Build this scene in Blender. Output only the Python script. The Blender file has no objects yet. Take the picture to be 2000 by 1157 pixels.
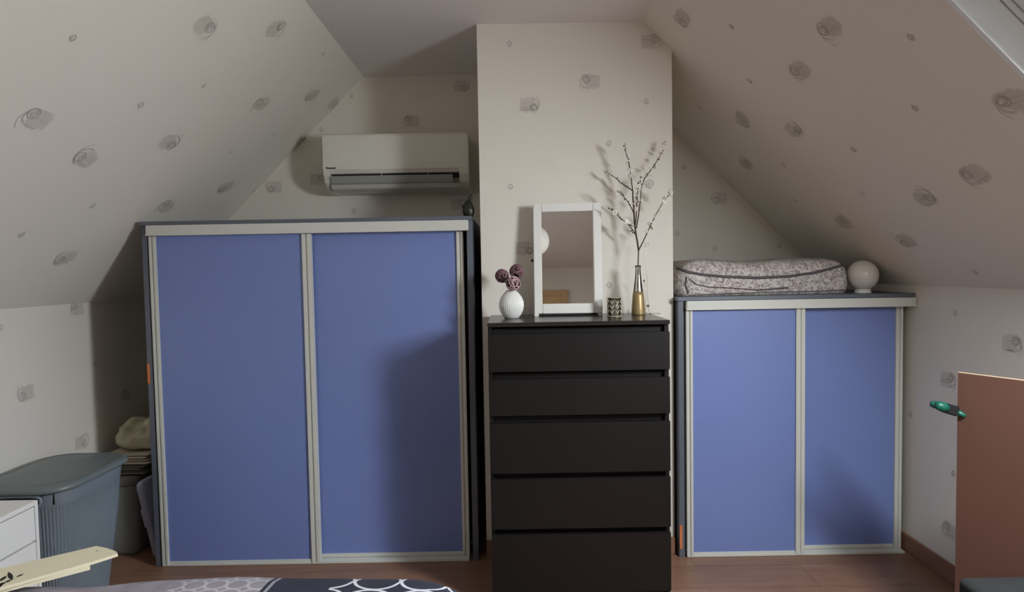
import bpy, bmesh, math, random
from mathutils import Vector, Matrix, noise
from mathutils.bvhtree import BVHTree
random.seed(7)
SC = bpy.context.scene
COL = SC.collection
PI = math.pi

# ------------------------------------------------------------------ camera
F_PX, PITCH, ROLL, EYE = 1200.0, math.radians(2.5), math.radians(1.0), Vector((0, 0, 1.326))
FWD = Vector((0, math.cos(PITCH), -math.sin(PITCH)))
R0 = Vector((1, 0, 0)); U0 = Vector((0, math.sin(PITCH), math.cos(PITCH)))
RT = R0 * math.cos(ROLL) - U0 * math.sin(ROLL)
UP = R0 * math.sin(ROLL) + U0 * math.cos(ROLL)
cam = bpy.data.objects.new('camera', bpy.data.cameras.new('camera'))
COL.objects.link(cam)
m = Matrix((RT, UP, -FWD)).transposed().to_4x4(); m.translation = EYE
cam.matrix_world = m
cam.data.sensor_width = 36; cam.data.lens = 36 * F_PX / 2000
cam.data.clip_start = 0.02
SC.camera = cam

# ------------------------------------------------------------------ colour management, world, daylight
SC.view_settings.view_transform = 'Standard'
SC.view_settings.look = 'None'
SC.view_settings.gamma = 1
SC.view_settings.use_curve_mapping = False
SC.view_settings.exposure = -0.22
SC.cycles.max_bounces = 10
SC.cycles.diffuse_bounces = 8
SC.cycles.transparent_max_bounces = 32
SC.cycles.use_denoising = True
w = bpy.data.worlds.new('overcast'); SC.world = w; w.use_nodes = True
w.node_tree.nodes['Background'].inputs[0].default_value = (0.80, 0.88, 1.0, 1)
w.node_tree.nodes['Background'].inputs[1].default_value = 14.0

# room planes: floor z=0, ceiling, knee walls, two 45 degree slopes, back wall, chimney breast
CZ = 2.42; YB = 3.50; YF = -2.9; XL = -2.03; XR = 1.80
CXL = -0.812; CXR = 0.603
CHX0, CHX1, CHY = -0.137, 0.733, 2.79
def zl(x): return CZ + (x - CXL)
def zr(x): return CZ - (x - CXR)
# skylight in the right slope
SKX0, SKX1, SKY0, SKY1 = 0.90, 1.765, 0.50, 1.52
NR = Vector((-1, 0, -1)).normalized()          # into the room from the right slope
NL = Vector((1, 0, -1)).normalized()
sk_c = Vector(((SKX0 + SKX1) / 2, (SKY0 + SKY1) / 2, zr((SKX0 + SKX1) / 2)))
ld = bpy.data.lights.new('daylight', 'AREA'); ld.shape = 'RECTANGLE'
LY0, LY1, LX0, LX1 = 1.04, 1.28, 1.24, 1.56        # clear glass inside the wide white sash
ld.size = LY1 - LY0; ld.size_y = (LX1 - LX0) * math.sqrt(2)
ld.energy = 60; ld.color = (0.93, 0.97, 1.0)
lo = bpy.data.objects.new('daylight', ld); COL.objects.link(lo)
zax = -NR; xax = Vector((0, 1, 0)); yax = zax.cross(xax)
m = Matrix((xax, yax, zax)).transposed().to_4x4(); m.translation = Vector(((LX0 + LX1) / 2, (LY0 + LY1) / 2, zr((LX0 + LX1) / 2))) - NR * 0.006
lo.matrix_world = m
# fill light in an added, unseen skylight in the left slope behind the camera
S2X0, S2X1, S2Y0, S2Y1 = -1.75, -1.15, -1.7, -1.0
l2 = bpy.data.lights.new('fill_rear', 'AREA'); l2.shape = 'RECTANGLE'
l2.size = S2Y1 - S2Y0 - .08; l2.size_y = (S2X1 - S2X0) * math.sqrt(2) - .08
l2.energy = 13; l2.color = (1.0, 0.98, 0.94)
lo2 = bpy.data.objects.new('fill_rear', l2); COL.objects.link(lo2)
zax = -NL; yax = zax.cross(Vector((0, 1, 0)))
m = Matrix((Vector((0, 1, 0)), yax, zax)).transposed().to_4x4(); m.translation = Vector(((S2X0 + S2X1) / 2, (S2Y0 + S2Y1) / 2, zl((S2X0 + S2X1) / 2))) - NL * .10
lo2.matrix_world = m

# ------------------------------------------------------------------ helpers
def ray(x, y): return (FWD + RT * ((x - 1000) / F_PX) + UP * ((578.5 - y) / F_PX))
def hit(x, y, n, d):
    v = ray(x, y); n = Vector(n); return EYE + v * ((d - n.dot(EYE)) / n.dot(v))
def aty(x, y, Y): return hit(x, y, (0, 1, 0), Y)

def srgb(c):
    r = []
    for v in c:
        v /= 255.0
        r.append(v / 12.92 if v <= .04045 else ((v + .055) / 1.055) ** 2.4)
    return (*r, 1)

class NT:
    def __init__(s, name):
        s.m = bpy.data.materials.new(name); s.m.use_nodes = True
        s.t = s.m.node_tree; s.b = s.t.nodes['Principled BSDF']
    def n(s, typ, **kw):
        nd = s.t.nodes.new(typ)
        for k, v in kw.items():
            if isinstance(k, str) and hasattr(nd, k): setattr(nd, k, v)
        return nd
    def l(s, a, b): s.t.links.new(a, b)
    def math(s, op, a, b=None):
        nd = s.t.nodes.new('ShaderNodeMath'); nd.operation = op
        for i, v in enumerate((a, b)):
            if v is None: continue
            if isinstance(v, (int, float)): nd.inputs[i].default_value = v
            else: s.l(v, nd.inputs[i])
        return nd.outputs[0]
    def mix(s, f, a, b):
        nd = s.t.nodes.new('ShaderNodeMix'); nd.data_type = 'RGBA'
        for i, v in ((0, f), (6, a), (7, b)):
            if isinstance(v, (int, float, tuple)): nd.inputs[i].default_value = v
            else: s.l(v, nd.inputs[i])
        return nd.outputs[2]
    def noise(s, scale, detail=3, vec=None):
        nd = s.t.nodes.new('ShaderNodeTexNoise'); nd.inputs['Scale'].default_value = scale
        nd.inputs['Detail'].default_value = detail
        if vec is None:
            vec = s.t.nodes.new('ShaderNodeTexCoord').outputs['Object']
        s.l(vec, nd.inputs['Vector'])
        return nd
    def bump(s, h, strength=.2, dist=.002):
        nd = s.t.nodes.new('ShaderNodeBump'); nd.inputs['Strength'].default_value = strength
        nd.inputs['Distance'].default_value = dist
        s.l(h, nd.inputs['Height']); s.l(nd.outputs[0], s.b.inputs['Normal'])

def mat(name, c, rough=.5, metal=0, var=.06, scale=8, bump=0, bscale=200, spec=.5, coat=0):
    t = NT(name); b = t.b
    c = srgb(c)
    nz = t.noise(scale)
    lo_ = tuple(v * (1 - var) for v in c[:3]) + (1,); hi = tuple(min(1, v * (1 + var)) for v in c[:3]) + (1,)
    t.l(t.mix(nz.outputs['Fac'], lo_, hi), b.inputs['Base Color'])
    b.inputs['Roughness'].default_value = rough; b.inputs['Metallic'].default_value = metal
    b.inputs['Specular IOR Level'].default_value = spec
    if coat: b.inputs['Coat Weight'].default_value = coat
    if bump: t.bump(t.noise(bscale).outputs['Fac'], bump)
    return t.m

M = {}
M['wall'] = mat('wallpaper', (222, 218, 208), .85, var=.015, scale=3, bump=.12, bscale=500)
M['motif'] = mat('wallpaper_ink', (172, 167, 161), .85, var=.1, scale=60)
M['wash'] = mat('wallpaper_wash', (205, 200, 191), .85, var=.06, scale=150)
M['ceil'] = mat('ceiling_paint', (224, 220, 219), .9, var=.01, scale=3, bump=.1, bscale=300)
M['white'] = mat('white_lacquer', (226, 226, 222), .3, var=.01)
M['sash'] = mat('skylight_paint', (226, 230, 230), .45, var=.01)
M['alu'] = mat('white_aluminium', (205, 207, 200), .28, var=.02)
M['blue'] = mat('blue_laminate', (116, 134, 190), .34, var=.04, scale=2.5, spec=.5)
M['carcass'] = mat('slate_blue_board', (96, 101, 112), .4, var=.05)
M['chip'] = mat('chipboard_edge', (205, 120, 70), .8, var=.2, scale=80)
M['black'] = mat('black_brown_veneer', (22, 20, 20), .45, var=.1, spec=.3, scale=5)
M['blacktop'] = mat('black_brown_top', (36, 33, 33), .24, var=.1, scale=5)
M['dark'] = mat('dark_gap', (16, 16, 16), .8)
M['acw'] = mat('ac_plastic', (220, 219, 208), .35, var=.01)
M['acg'] = mat('ac_flap_grey', (165, 166, 160), .4, var=.02)
M['ceramic'] = mat('white_ceramic', (225, 226, 222), .4, var=.01)
M['gold'] = mat('champagne_gold', (162, 140, 100), .4, metal=.5, var=.1, scale=60)
M['golddk'] = mat('antique_gold', (196, 184, 160), .35, metal=.3, var=.15, scale=60)
M['bark'] = mat('brown_bark', (72, 56, 46), .8, var=.3, scale=200)
M['bloss'] = mat('blossom_white', (226, 222, 212), .8, var=.05, scale=200)
M['bud'] = mat('dark_bud', (60, 44, 40), .8)
M['wire'] = mat('silver_wire', (190, 186, 176), .25, metal=.9)
M['heart'] = mat('bronze_heart', (90, 80, 66), .4, metal=.6)
M['hamper'] = mat('grey_plastic', (116, 127, 135), .42, var=.03, scale=4)
M['hamperlid'] = mat('grey_plastic_lid', (104, 113, 113), .36, var=.03, scale=4)
M['cream'] = mat('cream_painted_wood', (228, 220, 190), .5, var=.03, scale=12)
M['leafink'] = mat('black_leaf_print', (28, 26, 22), .7)
M['panel'] = mat('brown_hardboard', (98, 66, 54), .75, var=.12, scale=4, bump=.1)
M['paneledge'] = mat('pale_panel_edge', (214, 190, 160), .7, var=.1, scale=50)
M['green'] = mat('clamp_green', (14, 92, 74), .4)
M['blackp'] = mat('black_plastic', (26, 28, 32), .45)
M['blackf'] = mat('black_fabric', (11, 14, 14), .9, var=.2, scale=60, bump=.3)
M['blanket'] = mat('cream_blanket', (186, 180, 152), .95, var=.08, scale=30, bump=.3, bscale=120)
M['towel'] = mat('beige_towel', (196, 186, 168), .95, var=.08, scale=50, bump=.4, bscale=200)
M['toweld'] = mat('grey_towel', (120, 116, 110), .95, var=.08, scale=50, bump=.4, bscale=200)
M['greybag'] = mat('grey_nonwoven', (128, 130, 126), .85, var=.12, scale=12, bump=.3, bscale=60)
M['opal'] = mat('opal_glass', (218, 212, 205), .25, var=.01)
M['cactus'] = mat('dark_green_glaze', (26, 32, 14), .4, var=.4, scale=60)
M['trim'] = mat('grey_binding', (92, 84, 88), .8, var=.1, scale=60)
M['skirt'] = mat('brown_skirting', (140, 104, 84), .55, var=.1, scale=6)
M['door'] = mat('light_oak_door', (196, 164, 120), .5, var=.1, scale=5)
M['paper'] = mat('white_paper_shade', (235, 232, 225), .8, var=.01)
M['mattress'] = mat('bed_base_grey', (110, 110, 118), .9, bump=.2)
M['ballA'] = mat('mauve_rattan', (180, 148, 152), .75, var=.15, scale=60)
M['ballB'] = mat('plum_rattan', (120, 90, 98), .75, var=.2, scale=60)
M['ballin'] = mat('dark_plum_core', (44, 24, 32), .9)

def mirror_mat():
    t = NT('mirror_glass'); b = t.b
    b.inputs['Base Color'].default_value = (.84, .86, .84, 1)
    b.inputs['Metallic'].default_value = 1; b.inputs['Roughness'].default_value = .015
    return t.m
M['mirror'] = mirror_mat()

def clear_mat(name, tint, gl=.12, rough=.03):
    t = NT(name); t.t.nodes.remove(t.b)
    tr = t.n('ShaderNodeBsdfTransparent'); tr.inputs[0].default_value = tint
    g = t.n('ShaderNodeBsdfGlossy'); g.inputs['Roughness'].default_value = rough
    lw = t.n('ShaderNodeLayerWeight'); lw.inputs[0].default_value = .35
    f = t.math('MULTIPLY_ADD', lw.outputs['Fresnel'], .9)
    f.node.inputs[2].default_value = gl * .4
    mx = t.n('ShaderNodeMixShader'); t.l(f, mx.inputs[0]); t.l(tr.outputs[0], mx.inputs[1]); t.l(g.outputs[0], mx.inputs[2])
    t.l(mx.outputs[0], t.t.nodes['Material Output'].inputs[0])
    return t.m
M['glass'] = clear_mat('clear_glass', (.93, .93, .91, 1))
M['pane'] = clear_mat('window_glass', (.97, .98, .98, 1), gl=.05)

def plastic_clear():
    t = NT('frosted_clear_plastic'); b = t.b
    b.inputs['Base Color'].default_value = srgb((208, 214, 236)); b.inputs['Roughness'].default_value = .25
    b.inputs['Alpha'].default_value = .86
    return t.m
M['tub'] = plastic_clear()

def floor_mat():
    t = NT('oak_laminate'); b = t.b
    tc = t.n('ShaderNodeTexCoord'); br = t.n('ShaderNodeTexBrick')
    t.l(tc.outputs['Object'], br.inputs['Vector'])
    br.inputs['Scale'].default_value = 1; br.offset = .37
    br.inputs['Brick Width'].default_value = 1.25; br.inputs['Row Height'].default_value = .19
    br.inputs['Mortar Size'].default_value = .0012
    br.inputs['Color1'].default_value = srgb((146, 112, 90)); br.inputs['Color2'].default_value = srgb((134, 101, 80))
    br.inputs['Mortar'].default_value = srgb((88, 62, 48))
    mp = t.n('ShaderNodeMapping'); mp.inputs['Scale'].default_value = (1.2, 14, 1); t.l(tc.outputs['Object'], mp.inputs[0])
    nz = t.noise(3.5, 8, mp.outputs[0])
    g = t.mix(nz.outputs['Fac'], (.62, .58, .56, 1), (1.25, 1.25, 1.25, 1))
    nk = t.noise(3.0, 2)
    mu = t.n('ShaderNodeMix', data_type='RGBA', blend_type='MULTIPLY'); mu.inputs[0].default_value = 1
    t.l(br.outputs['Color'], mu.inputs[6]); t.l(g, mu.inputs[7])
    t.l(mu.outputs[2], b.inputs['Base Color'])
    b.inputs['Roughness'].default_value = .38
    t.bump(nz.outputs['Fac'], .05)
    return t.m
M['floor'] = floor_mat()

def floral_mat():
    t = NT('floral_cotton'); b = t.b
    tc = t.n('ShaderNodeTexCoord').outputs['Object']
    wn = t.noise(26, 2, tc)
    mx = t.n('ShaderNodeMix', data_type='RGBA', blend_type='LINEAR_LIGHT'); mx.inputs[0].default_value = .02
    t.l(tc, mx.inputs[6]); t.l(wn.outputs['Color'], mx.inputs[7])
    v = t.n('ShaderNodeTexVoronoi', feature='DISTANCE_TO_EDGE'); v.inputs['Scale'].default_value = 130; t.l(mx.outputs[2], v.inputs['Vector'])
    v2 = t.n('ShaderNodeTexVoronoi', feature='F1'); v2.inputs['Scale'].default_value = 48; t.l(mx.outputs[2], v2.inputs['Vector'])
    edge = t.math('LESS_THAN', v.outputs['Distance'], .13)
    ring = t.math('LESS_THAN', t.math('ABSOLUTE', t.math('SUBTRACT', v2.outputs['Distance'], .42)), .07)
    core = t.math('LESS_THAN', v2.outputs['Distance'], .2)
    n2 = t.noise(110, 2, tc)
    leaf = t.math('GREATER_THAN', n2.outputs['Fac'], .56)
    f = t.math('MAXIMUM', t.math('MULTIPLY', edge, leaf), t.math('MAXIMUM', t.math('MULTIPLY', ring, .85), t.math('MULTIPLY', core, .8)))
    t.l(t.mix(f, srgb((206, 198, 194)), srgb((132, 122, 122))), b.inputs['Base Color'])
    b.inputs['Roughness'].default_value = .9
    return t.m
M['floral'] = floral_mat()

def duvet_mat():
    t = NT('duvet_print'); b = t.b
    tc = t.n('ShaderNodeTexCoord').outputs['Object']
    sp = t.n('ShaderNodeSeparateXYZ'); t.l(tc, sp.inputs[0])
    X, Y = sp.outputs[0], sp.outputs[1]
    def lattice(p, w1):
        qx = t.math('ABSOLUTE', t.math('SUBTRACT', t.math('FRACT', t.math('MULTIPLY', X, 1 / p)), .5))
        qy = t.math('ABSOLUTE', t.math('SUBTRACT', t.math('FRACT', t.math('MULTIPLY', Y, 1 / p)), .5))
        a = t.math('SUBTRACT', qx, .5); c = t.math('SUBTRACT', qy, .5)
        d = t.math('SQRT', t.math('ADD', t.math('MULTIPLY', a, a), t.math('MULTIPLY', c, c)))
        return t.math('LESS_THAN', t.math('ABSOLUTE', t.math('SUBTRACT', d, .485)), w1)
    big = lattice(.11, .035); small = lattice(.05, .07)
    nz = t.noise(14, 4, tc)
    grey = t.mix(nz.outputs['Fac'], srgb((128, 122, 132)), srgb((168, 164, 172)))
    grey2 = t.mix(t.math('MULTIPLY', small, .55), grey, srgb((205, 202, 206)))
    navy = t.mix(nz.outputs['Fac'], srgb((30, 33, 46)), srgb((46, 50, 66)))
    navy2 = t.mix(big, navy, srgb((205, 206, 212)))
    x1 = t.math('GREATER_THAN', X, -.80); x2 = t.math('GREATER_THAN', X, -.585)
    x3 = t.math('GREATER_THAN', X, -.43)
    c = t.mix(x1, grey, grey2); c = t.mix(x2, c, navy); c = t.mix(x3, c, navy2)
    st = t.math('LESS_THAN', t.math('ABSOLUTE', t.math('ADD', X, .572)), .004)
    c = t.mix(st, c, srgb((150, 150, 160)))
    t.l(c, b.inputs['Base Color']); b.inputs['Roughness'].default_value = .85
    t.bump(t.noise(9, 3, tc).outputs['Fac'], .6, .02)
    return t.m
M['duvet'] = duvet_mat()

# ---- things
def tag(o, label=None, cat=None, group=None, kind=None):
    if label: o['label'] = label
    if cat: o['category'] = cat
    if group: o['group'] = group
    if kind: o['kind'] = kind
    return o
def thing(name, label, cat, loc=(0, 0, 0), group=None):
    o = bpy.data.objects.new(name, None); COL.objects.link(o); o.location = loc
    o.empty_display_size = .05
    return tag(o, label, cat, group)

class MB:
    """collects shapes in world coordinates; build() links them as one mesh object relative to its parent"""
    def __init__(s): s.v = []; s.f = []; s.mi = []; s.sm = []; s.X = None
    def add(s, vs, fs, mi=0, smooth=False, X=None):
        k = len(s.v); X = X or s.X
        s.v += [tuple(X @ Vector(v)) if X else tuple(v) for v in vs]
        s.f += [tuple(i + k for i in f) for f in fs]
        s.mi += [mi] * len(fs); s.sm += [smooth] * len(fs)
        return s
    def box(s, x0, x1, y0, y1, z0, z1, mi=0, X=None, bev=0):
        if bev:
            b = bmesh.new(); bmesh.ops.create_cube(b, size=1)
            for v in b.verts:
                v.co = Vector(((x0 + x1) / 2 + v.co.x * (x1 - x0), (y0 + y1) / 2 + v.co.y * (y1 - y0), (z0 + z1) / 2 + v.co.z * (z1 - z0)))
            bmesh.ops.bevel(b, geom=b.edges[:], offset=bev, segments=2, affect='EDGES')
            b.verts.ensure_lookup_table()
            for i, v in enumerate(b.verts): v.index = i
            s.add([v.co.copy() for v in b.verts], [[v.index for v in f.verts] for f in b.faces], mi, False, X); b.free()
            return s
        vs = [(x, y, z) for z in (z0, z1) for y in (y0, y1) for x in (x0, x1)]
        return s.add(vs, [(0, 2, 3, 1), (4, 5, 7, 6), (0, 1, 5, 4), (2, 6, 7, 3), (0, 4, 6, 2), (1, 3, 7, 5)], mi, False, X)
    def slab(s, pts, off, mi=0):
        """flat polygon pts and its copy shifted by off"""
        n = len(pts); off = Vector(off)
        vs = [Vector(p) for p in pts] + [Vector(p) + off for p in pts]
        fs = [tuple(range(n)), tuple(range(2 * n - 1, n - 1, -1))] + [(i, i + n, (i + 1) % n + n, (i + 1) % n) for i in range(n)]
        return s.add(vs, fs, mi)
    def tube(s, pts, r, n=8, mi=0, closed=False):
        pts = [Vector(p) for p in pts]; N = len(pts)
        rr = r if isinstance(r, (list, tuple)) else [r] * N
        vs = []; up = None
        for i, p in enumerate(pts):
            a = pts[i - 1] if (i or closed) else pts[0]; b = pts[(i + 1) % N] if (i < N - 1 or closed) else pts[-1]
            t = (b - a).normalized()
            if up is None: up = t.orthogonal().normalized()
            up = (up - t * up.dot(t)).normalized(); sd = t.cross(up)
            for k in range(n):
                q = 2 * PI * k / n; vs.append(p + (up * math.cos(q) + sd * math.sin(q)) * rr[i])
        fs = []
        for i in range(N if closed else N - 1):
            j = (i + 1) % N
            for k in range(n): fs.append((i * n + k, i * n + (k + 1) % n, j * n + (k + 1) % n, j * n + k))
        if not closed: fs += [tuple(range(n - 1, -1, -1)), tuple(range((N - 1) * n, N * n))]
        return s.add(vs, fs, mi, True)
    def lathe(s, c, prof, n=32, mi=0, rib=None):
        vs = []; c = Vector(c)
        for j, (r, z) in enumerate(prof):
            for k in range(n):
                a = 2 * PI * k / n; q = r * (rib(a, z) if rib else 1)
                vs.append(c + Vector((q * math.cos(a), q * math.sin(a), z)))
        fs = [(j * n + k, j * n + (k + 1) % n, (j + 1) * n + (k + 1) % n, (j + 1) * n + k) for j in range(len(prof) - 1) for k in range(n)]
        fs += [tuple(range(n - 1, -1, -1)), tuple(range((len(prof) - 1) * n, len(prof) * n))]
        return s.add(vs, fs, mi, True)
    def ell(s, c, r, n=16, mi=0, fn=None):
        r = (r, r, r) if isinstance(r, (int, float)) else r
        vs = []; fs = []; mm = n // 2
        for j in range(mm + 1):
            t = PI * j / mm
            for k in range(n):
                a = 2 * PI * k / n
                d = Vector((math.sin(t) * math.cos(a), math.sin(t) * math.sin(a), -math.cos(t)))
                q = fn(d) if fn else 1
                vs.append(Vector(c) + Vector((d.x * r[0], d.y * r[1], d.z * r[2])) * q)
        for j in range(mm):
            for k in range(n): fs.append((j * n + k, j * n + (k + 1) % n, (j + 1) * n + (k + 1) % n, (j + 1) * n + k))
        return s.add(vs, fs, mi, True)
    def loft(s, x0, x1, y0, y1, R, prof, seg=10, per=8, mi=0, cap=True, fn=None, smooth=True):
        """stack of rounded rectangles; prof = [(inset, z)]"""
        rows = []
        def outline(ins):
            a0, a1, b0, b1 = x0 + ins, x1 - ins, y0 + ins, y1 - ins
            rad = max(.001, min(R - ins * .5, (a1 - a0) / 2 - .001, (b1 - b0) / 2 - .001)); pts = []
            for (cx, cy, st) in ((a1 - rad, b0 + rad, -90), (a1 - rad, b1 - rad, 0), (a0 + rad, b1 - rad, 90), (a0 + rad, b0 + rad, 180)):
                for k in range(seg + 1):
                    q = math.radians(st + 90 * k / seg); pts.append((cx + rad * math.cos(q), cy + rad * math.sin(q)))
            out = []; n = len(pts)
            for i in range(n):
                out.append(pts[i])
                j = (i + 1) % n
                if i % (seg + 1) == seg:
                    for k in range(1, per): out.append((pts[i][0] + (pts[j][0] - pts[i][0]) * k / per, pts[i][1] + (pts[j][1] - pts[i][1]) * k / per))
            return out
        vs = []; n = 0
        for (ins, z) in prof:
            o = outline(ins); n = len(o)
            for i, (x, y) in enumerate(o):
                p = Vector((x, y, z))
                if fn: p = fn(p, i, ins)
                vs.append(p)
        fs = [(j * n + k, j * n + (k + 1) % n, (j + 1) * n + (k + 1) % n, (j + 1) * n + k) for j in range(len(prof) - 1) for k in range(n)]
        if cap: fs += [tuple(range(n - 1, -1, -1)), tuple(range((len(prof) - 1) * n, len(prof) * n))]
        return s.add(vs, fs, mi, smooth)
    def ribbon(s, pts, w, n, lift=.0006, mi=0):
        n = Vector(n); vs = []; pts = [Vector(p) for p in pts]
        for i, p in enumerate(pts):
            t = (pts[min(i + 1, len(pts) - 1)] - pts[max(i - 1, 0)])
            sd = n.cross(t).normalized() * w / 2
            vs += [p - sd + n * lift, p + sd + n * lift]
        return s.add(vs, [(2 * i, 2 * i + 1, 2 * i + 3, 2 * i + 2) for i in range(len(pts) - 1)], mi)
    def build(s, name, mats, parent=None, flip=True):
        me = bpy.data.meshes.new(name)
        o0 = Vector(parent_loc(parent))
        me.from_pydata([Vector(v) - o0 for v in s.v], [], s.f)
        for mm in (mats if isinstance(mats, (list, tuple)) else [mats]): me.materials.append(mm)
        for p, i, sm in zip(me.polygons, s.mi, s.sm): p.material_index = i; p.use_smooth = sm
        if flip:
            b = bmesh.new(); b.from_mesh(me); bmesh.ops.recalc_face_normals(b, faces=b.faces[:]); b.to_mesh(me); b.free()
        o = bpy.data.objects.new(name, me); COL.objects.link(o)
        if parent: o.parent = parent
        return o
def parent_loc(p):
    v = Vector((0, 0, 0))
    while p: v += p.location; p = p.parent
    return v
def struct(name, mb, mats, flip=True):
    return tag(mb.build(name, mats, None, flip), kind='structure')
def ground(o, base):
    """move the origin of a single-mesh thing to its base"""
    base = Vector(base)
    for v in o.data.vertices: v.co -= base
    o.location = base
    return o

# ------------------------------------------------------------------ wallpaper motifs (printed strokes inside each wall's own mesh)
def circ(c, u, v, r, a0, a1, k=18, ex=1.0):
    return [c + u * (r * math.cos(a0 + (a1 - a0) * i / k)) + v * (r * ex * math.sin(a0 + (a1 - a0) * i / k)) for i in range(k + 1)]
def motif(mb, p, n, u, v, kind, rnd, inside=None):
    p, n, u, v = Vector(p), Vector(n), Vector(u), Vector(v)
    fx = rnd.choice((-1, 1)); fy = rnd.choice((-1, 1))
    if kind == 'S':
        r = rnd.uniform(.0085, .011)
        mb.ribbon(circ(p, u, v, r, .3, 6.4, 18, 1.1), .0026, n, .0008, 1)
        mb.ribbon(circ(p + u * .002, u, v, r * .62, 2, 7.5), .0019, n, .0009, 1)
        mb.ribbon(circ(p - v * .001, u, v, r * 1.25, 1.0 * fx, 3.2 * fx, 10), .0012, n, .0007, 2)
        mb.ribbon([p + v * (r + .001) * fy, p + v * (r + .008) * fy + u * .002], .0013, n, .0007, 1)
        mb.ribbon([p - v * (r + .001) * fy, p - v * (r + .005) * fy], .0013, n, .0007, 1)
        return
    k = 1.0
    if abs(n.z) > .1:
        a = rnd.uniform(-.5, .5); u, v = (u * math.cos(a) + v * math.sin(a)) * 1.22, (v * math.cos(a) - u * math.sin(a)) * 1.22
    c = p - u * fx * .017 - v * fy * .006
    if kind != 'R':
        # soft square wash made of irregular strips, then hatching
        sq = p + u * fx * .012 + v * fy * .004
        hw, hh = .033 * k, .030 * k
        N = 15; soft = .55 if abs(n.z) > .1 else .12
        for i in range(N):
            a = -hw + 2 * hw * (i + .5) / N
            e = 1 - soft * (abs(a) / hw) ** 2
            t0 = -hh * e + rnd.uniform(-.006, .004); t1 = hh * e + rnd.uniform(-.004, .006)
            mb.ribbon([sq + u * a + v * t0, sq + u * a + v * t1], 2 * hw / N * .96, n, .0004, 2)
        for i in range(9):
            a = rnd.uniform(-hh, hh)
            mb.ribbon([sq + u * rnd.uniform(-hw, -hw * .3) + v * a, sq + u * rnd.uniform(hw * .3, hw) + v * (a + .001)], .0013, n, .0006, 1 if i % 3 == 0 else 2)
    for i in range(3):
        a0 = rnd.uniform(0, 6.2)
        mb.ribbon(circ(c + u * rnd.uniform(-.002, .002) + v * rnd.uniform(-.002, .002), u, v, .0155 * rnd.uniform(.85, 1.1), a0, a0 + 5.6, 22), .0021, n, .0009 + i * .0001, 1)
    for i in range(2):
        mb.ribbon(circ(c, u, v, rnd.uniform(.006, .010), 0, 5.5, 14), .0014, n, .0009, 1)
    for i in range(3):
        a0 = (PI if fx > 0 else 0) + rnd.uniform(-.3, .3)
        mb.ribbon(circ(c + u * fx * rnd.uniform(.004, .01) + v * fy * .008, u, v, rnd.uniform(.026, .034), a0 - 1.5, a0 + 1.9, 20, rnd.uniform(.9, 1.1)), .0015, n, .0007 + i * .0001, 1 if i < 2 else 2)
    mb.ribbon([c - u * fx * .026 + v * fy * .01, c - u * fx * .027 + v * fy * .026, c - u * fx * .02 + v * fy * .042, c - u * fx * .012 + v * fy * .052], .0016, n, .0008, 1)
rw = random.Random(3)
WM = [M['wall'], M['motif'], M['wash']]
X_, Y_, Z_ = Vector((1, 0, 0)), Vector((0, 1, 0)), Vector((0, 0, 1))
SL = Vector((1, 0, 1)).normalized(); SR = Vector((-1, 0, 1)).normalized()
PLANES = {
 'chimney': (Vector((0, -1, 0)), -CHY, X_, Z_, [(1035, 207, 'L'), (1152, 158, 'L'), (1272, 80, 'L'), (1276, 356, 'R'), (1026, 487, 'L'), (995, 85, 'S'), (1262, 198, 'S'), (997, 365, 'S'), (1189, 280, 'S'), (1190, 557, 'S')]),
 'back': (Vector((0, -1, 0)), -YB, X_, Z_, [(902, 170, 'L'), (803, 235, 'L'), (621, 350, 'L'), (535, 367, 'L'), (1405, 388, 'L'), (897, 398, 'L'), (686, 187, 'S'), (627, 253, 'S'), (691, 412, 'S'), (1336, 327, 'S'), (1396, 486, 'S'), (1322, 457, 'S'), (1522, 480, 'S')]),
 'sleft': (NL, NL.dot(Vector((CXL, 0, CZ))), Y_, SL, [(402, 52, 'L'), (540, 55, 'L'), (72, 230, 'L'), (165, 310, 'L'), (330, 280, 'L'), (511, 201, 'L'), (608, 188, 'L'), (652, 204, 'L'), (590, 282, 'L'), (440, 367, 'L'), (326, 402, 'L'), (127, 505, 'L'), (142, 74, 'S'), (397, 168, 'S'), (275, 205, 'S'), (632, 105, 'S'), (535, 262, 'S'), (450, 298, 'S'), (496, 372, 'S'), (181, 402, 'S'), (42, 459, 'S')]),
 'kleft': (X_, XL, Y_, Z_, [(150, 601, 'L'), (50, 770, 'L'), (160, 865, 'L'), (245, 770, 'L'), (2, 640, 'S'), (184, 710, 'S')]),
 'sright': (NR, NR.dot(Vector((CXR, 0, CZ))), Y_, SR, [(1334, 37, 'L'), (1617, 55, 'L'), (1560, 137, 'L'), (1452, 235, 'L'), (1552, 255, 'L'), (1457, 320, 'L'), (1425, 350, 'S'), (1975, 197, 'L'), (1900, 340, 'L'), (1808, 388, 'L'), (1645, 433, 'L'), (1770, 472, 'L'), (1429, 52, 'S'), (1779, 73, 'S'), (1464, 158, 'S'), (1787, 211, 'S'), (1369, 211, 'S'), (1667, 292, 'S'), (1531, 323, 'S'), (1685, 378, 'S'), (1553, 392, 'S'), (1905, 532, 'S')]),
 'kright': (-X_, -XR, Y_, Z_, [(1977, 670, 'L'), (1852, 740, 'L'), (1855, 1035, 'L'), (1866, 612, 'S'), (1779, 810, 'S'), (1862, 925, 'S')]),
}
def print_motifs(mb, key):
    n, d, u, v, lst = PLANES[key]
    for (x, y, k) in lst:
        motif(mb, hit(x, y, n, d), n, u, v, k, rw)
def print_far(mb, key, pts):
    n, d, u, v, _ = PLANES[key]
    for p, k in pts: motif(mb, p, n, u, v, k, rw)

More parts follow.
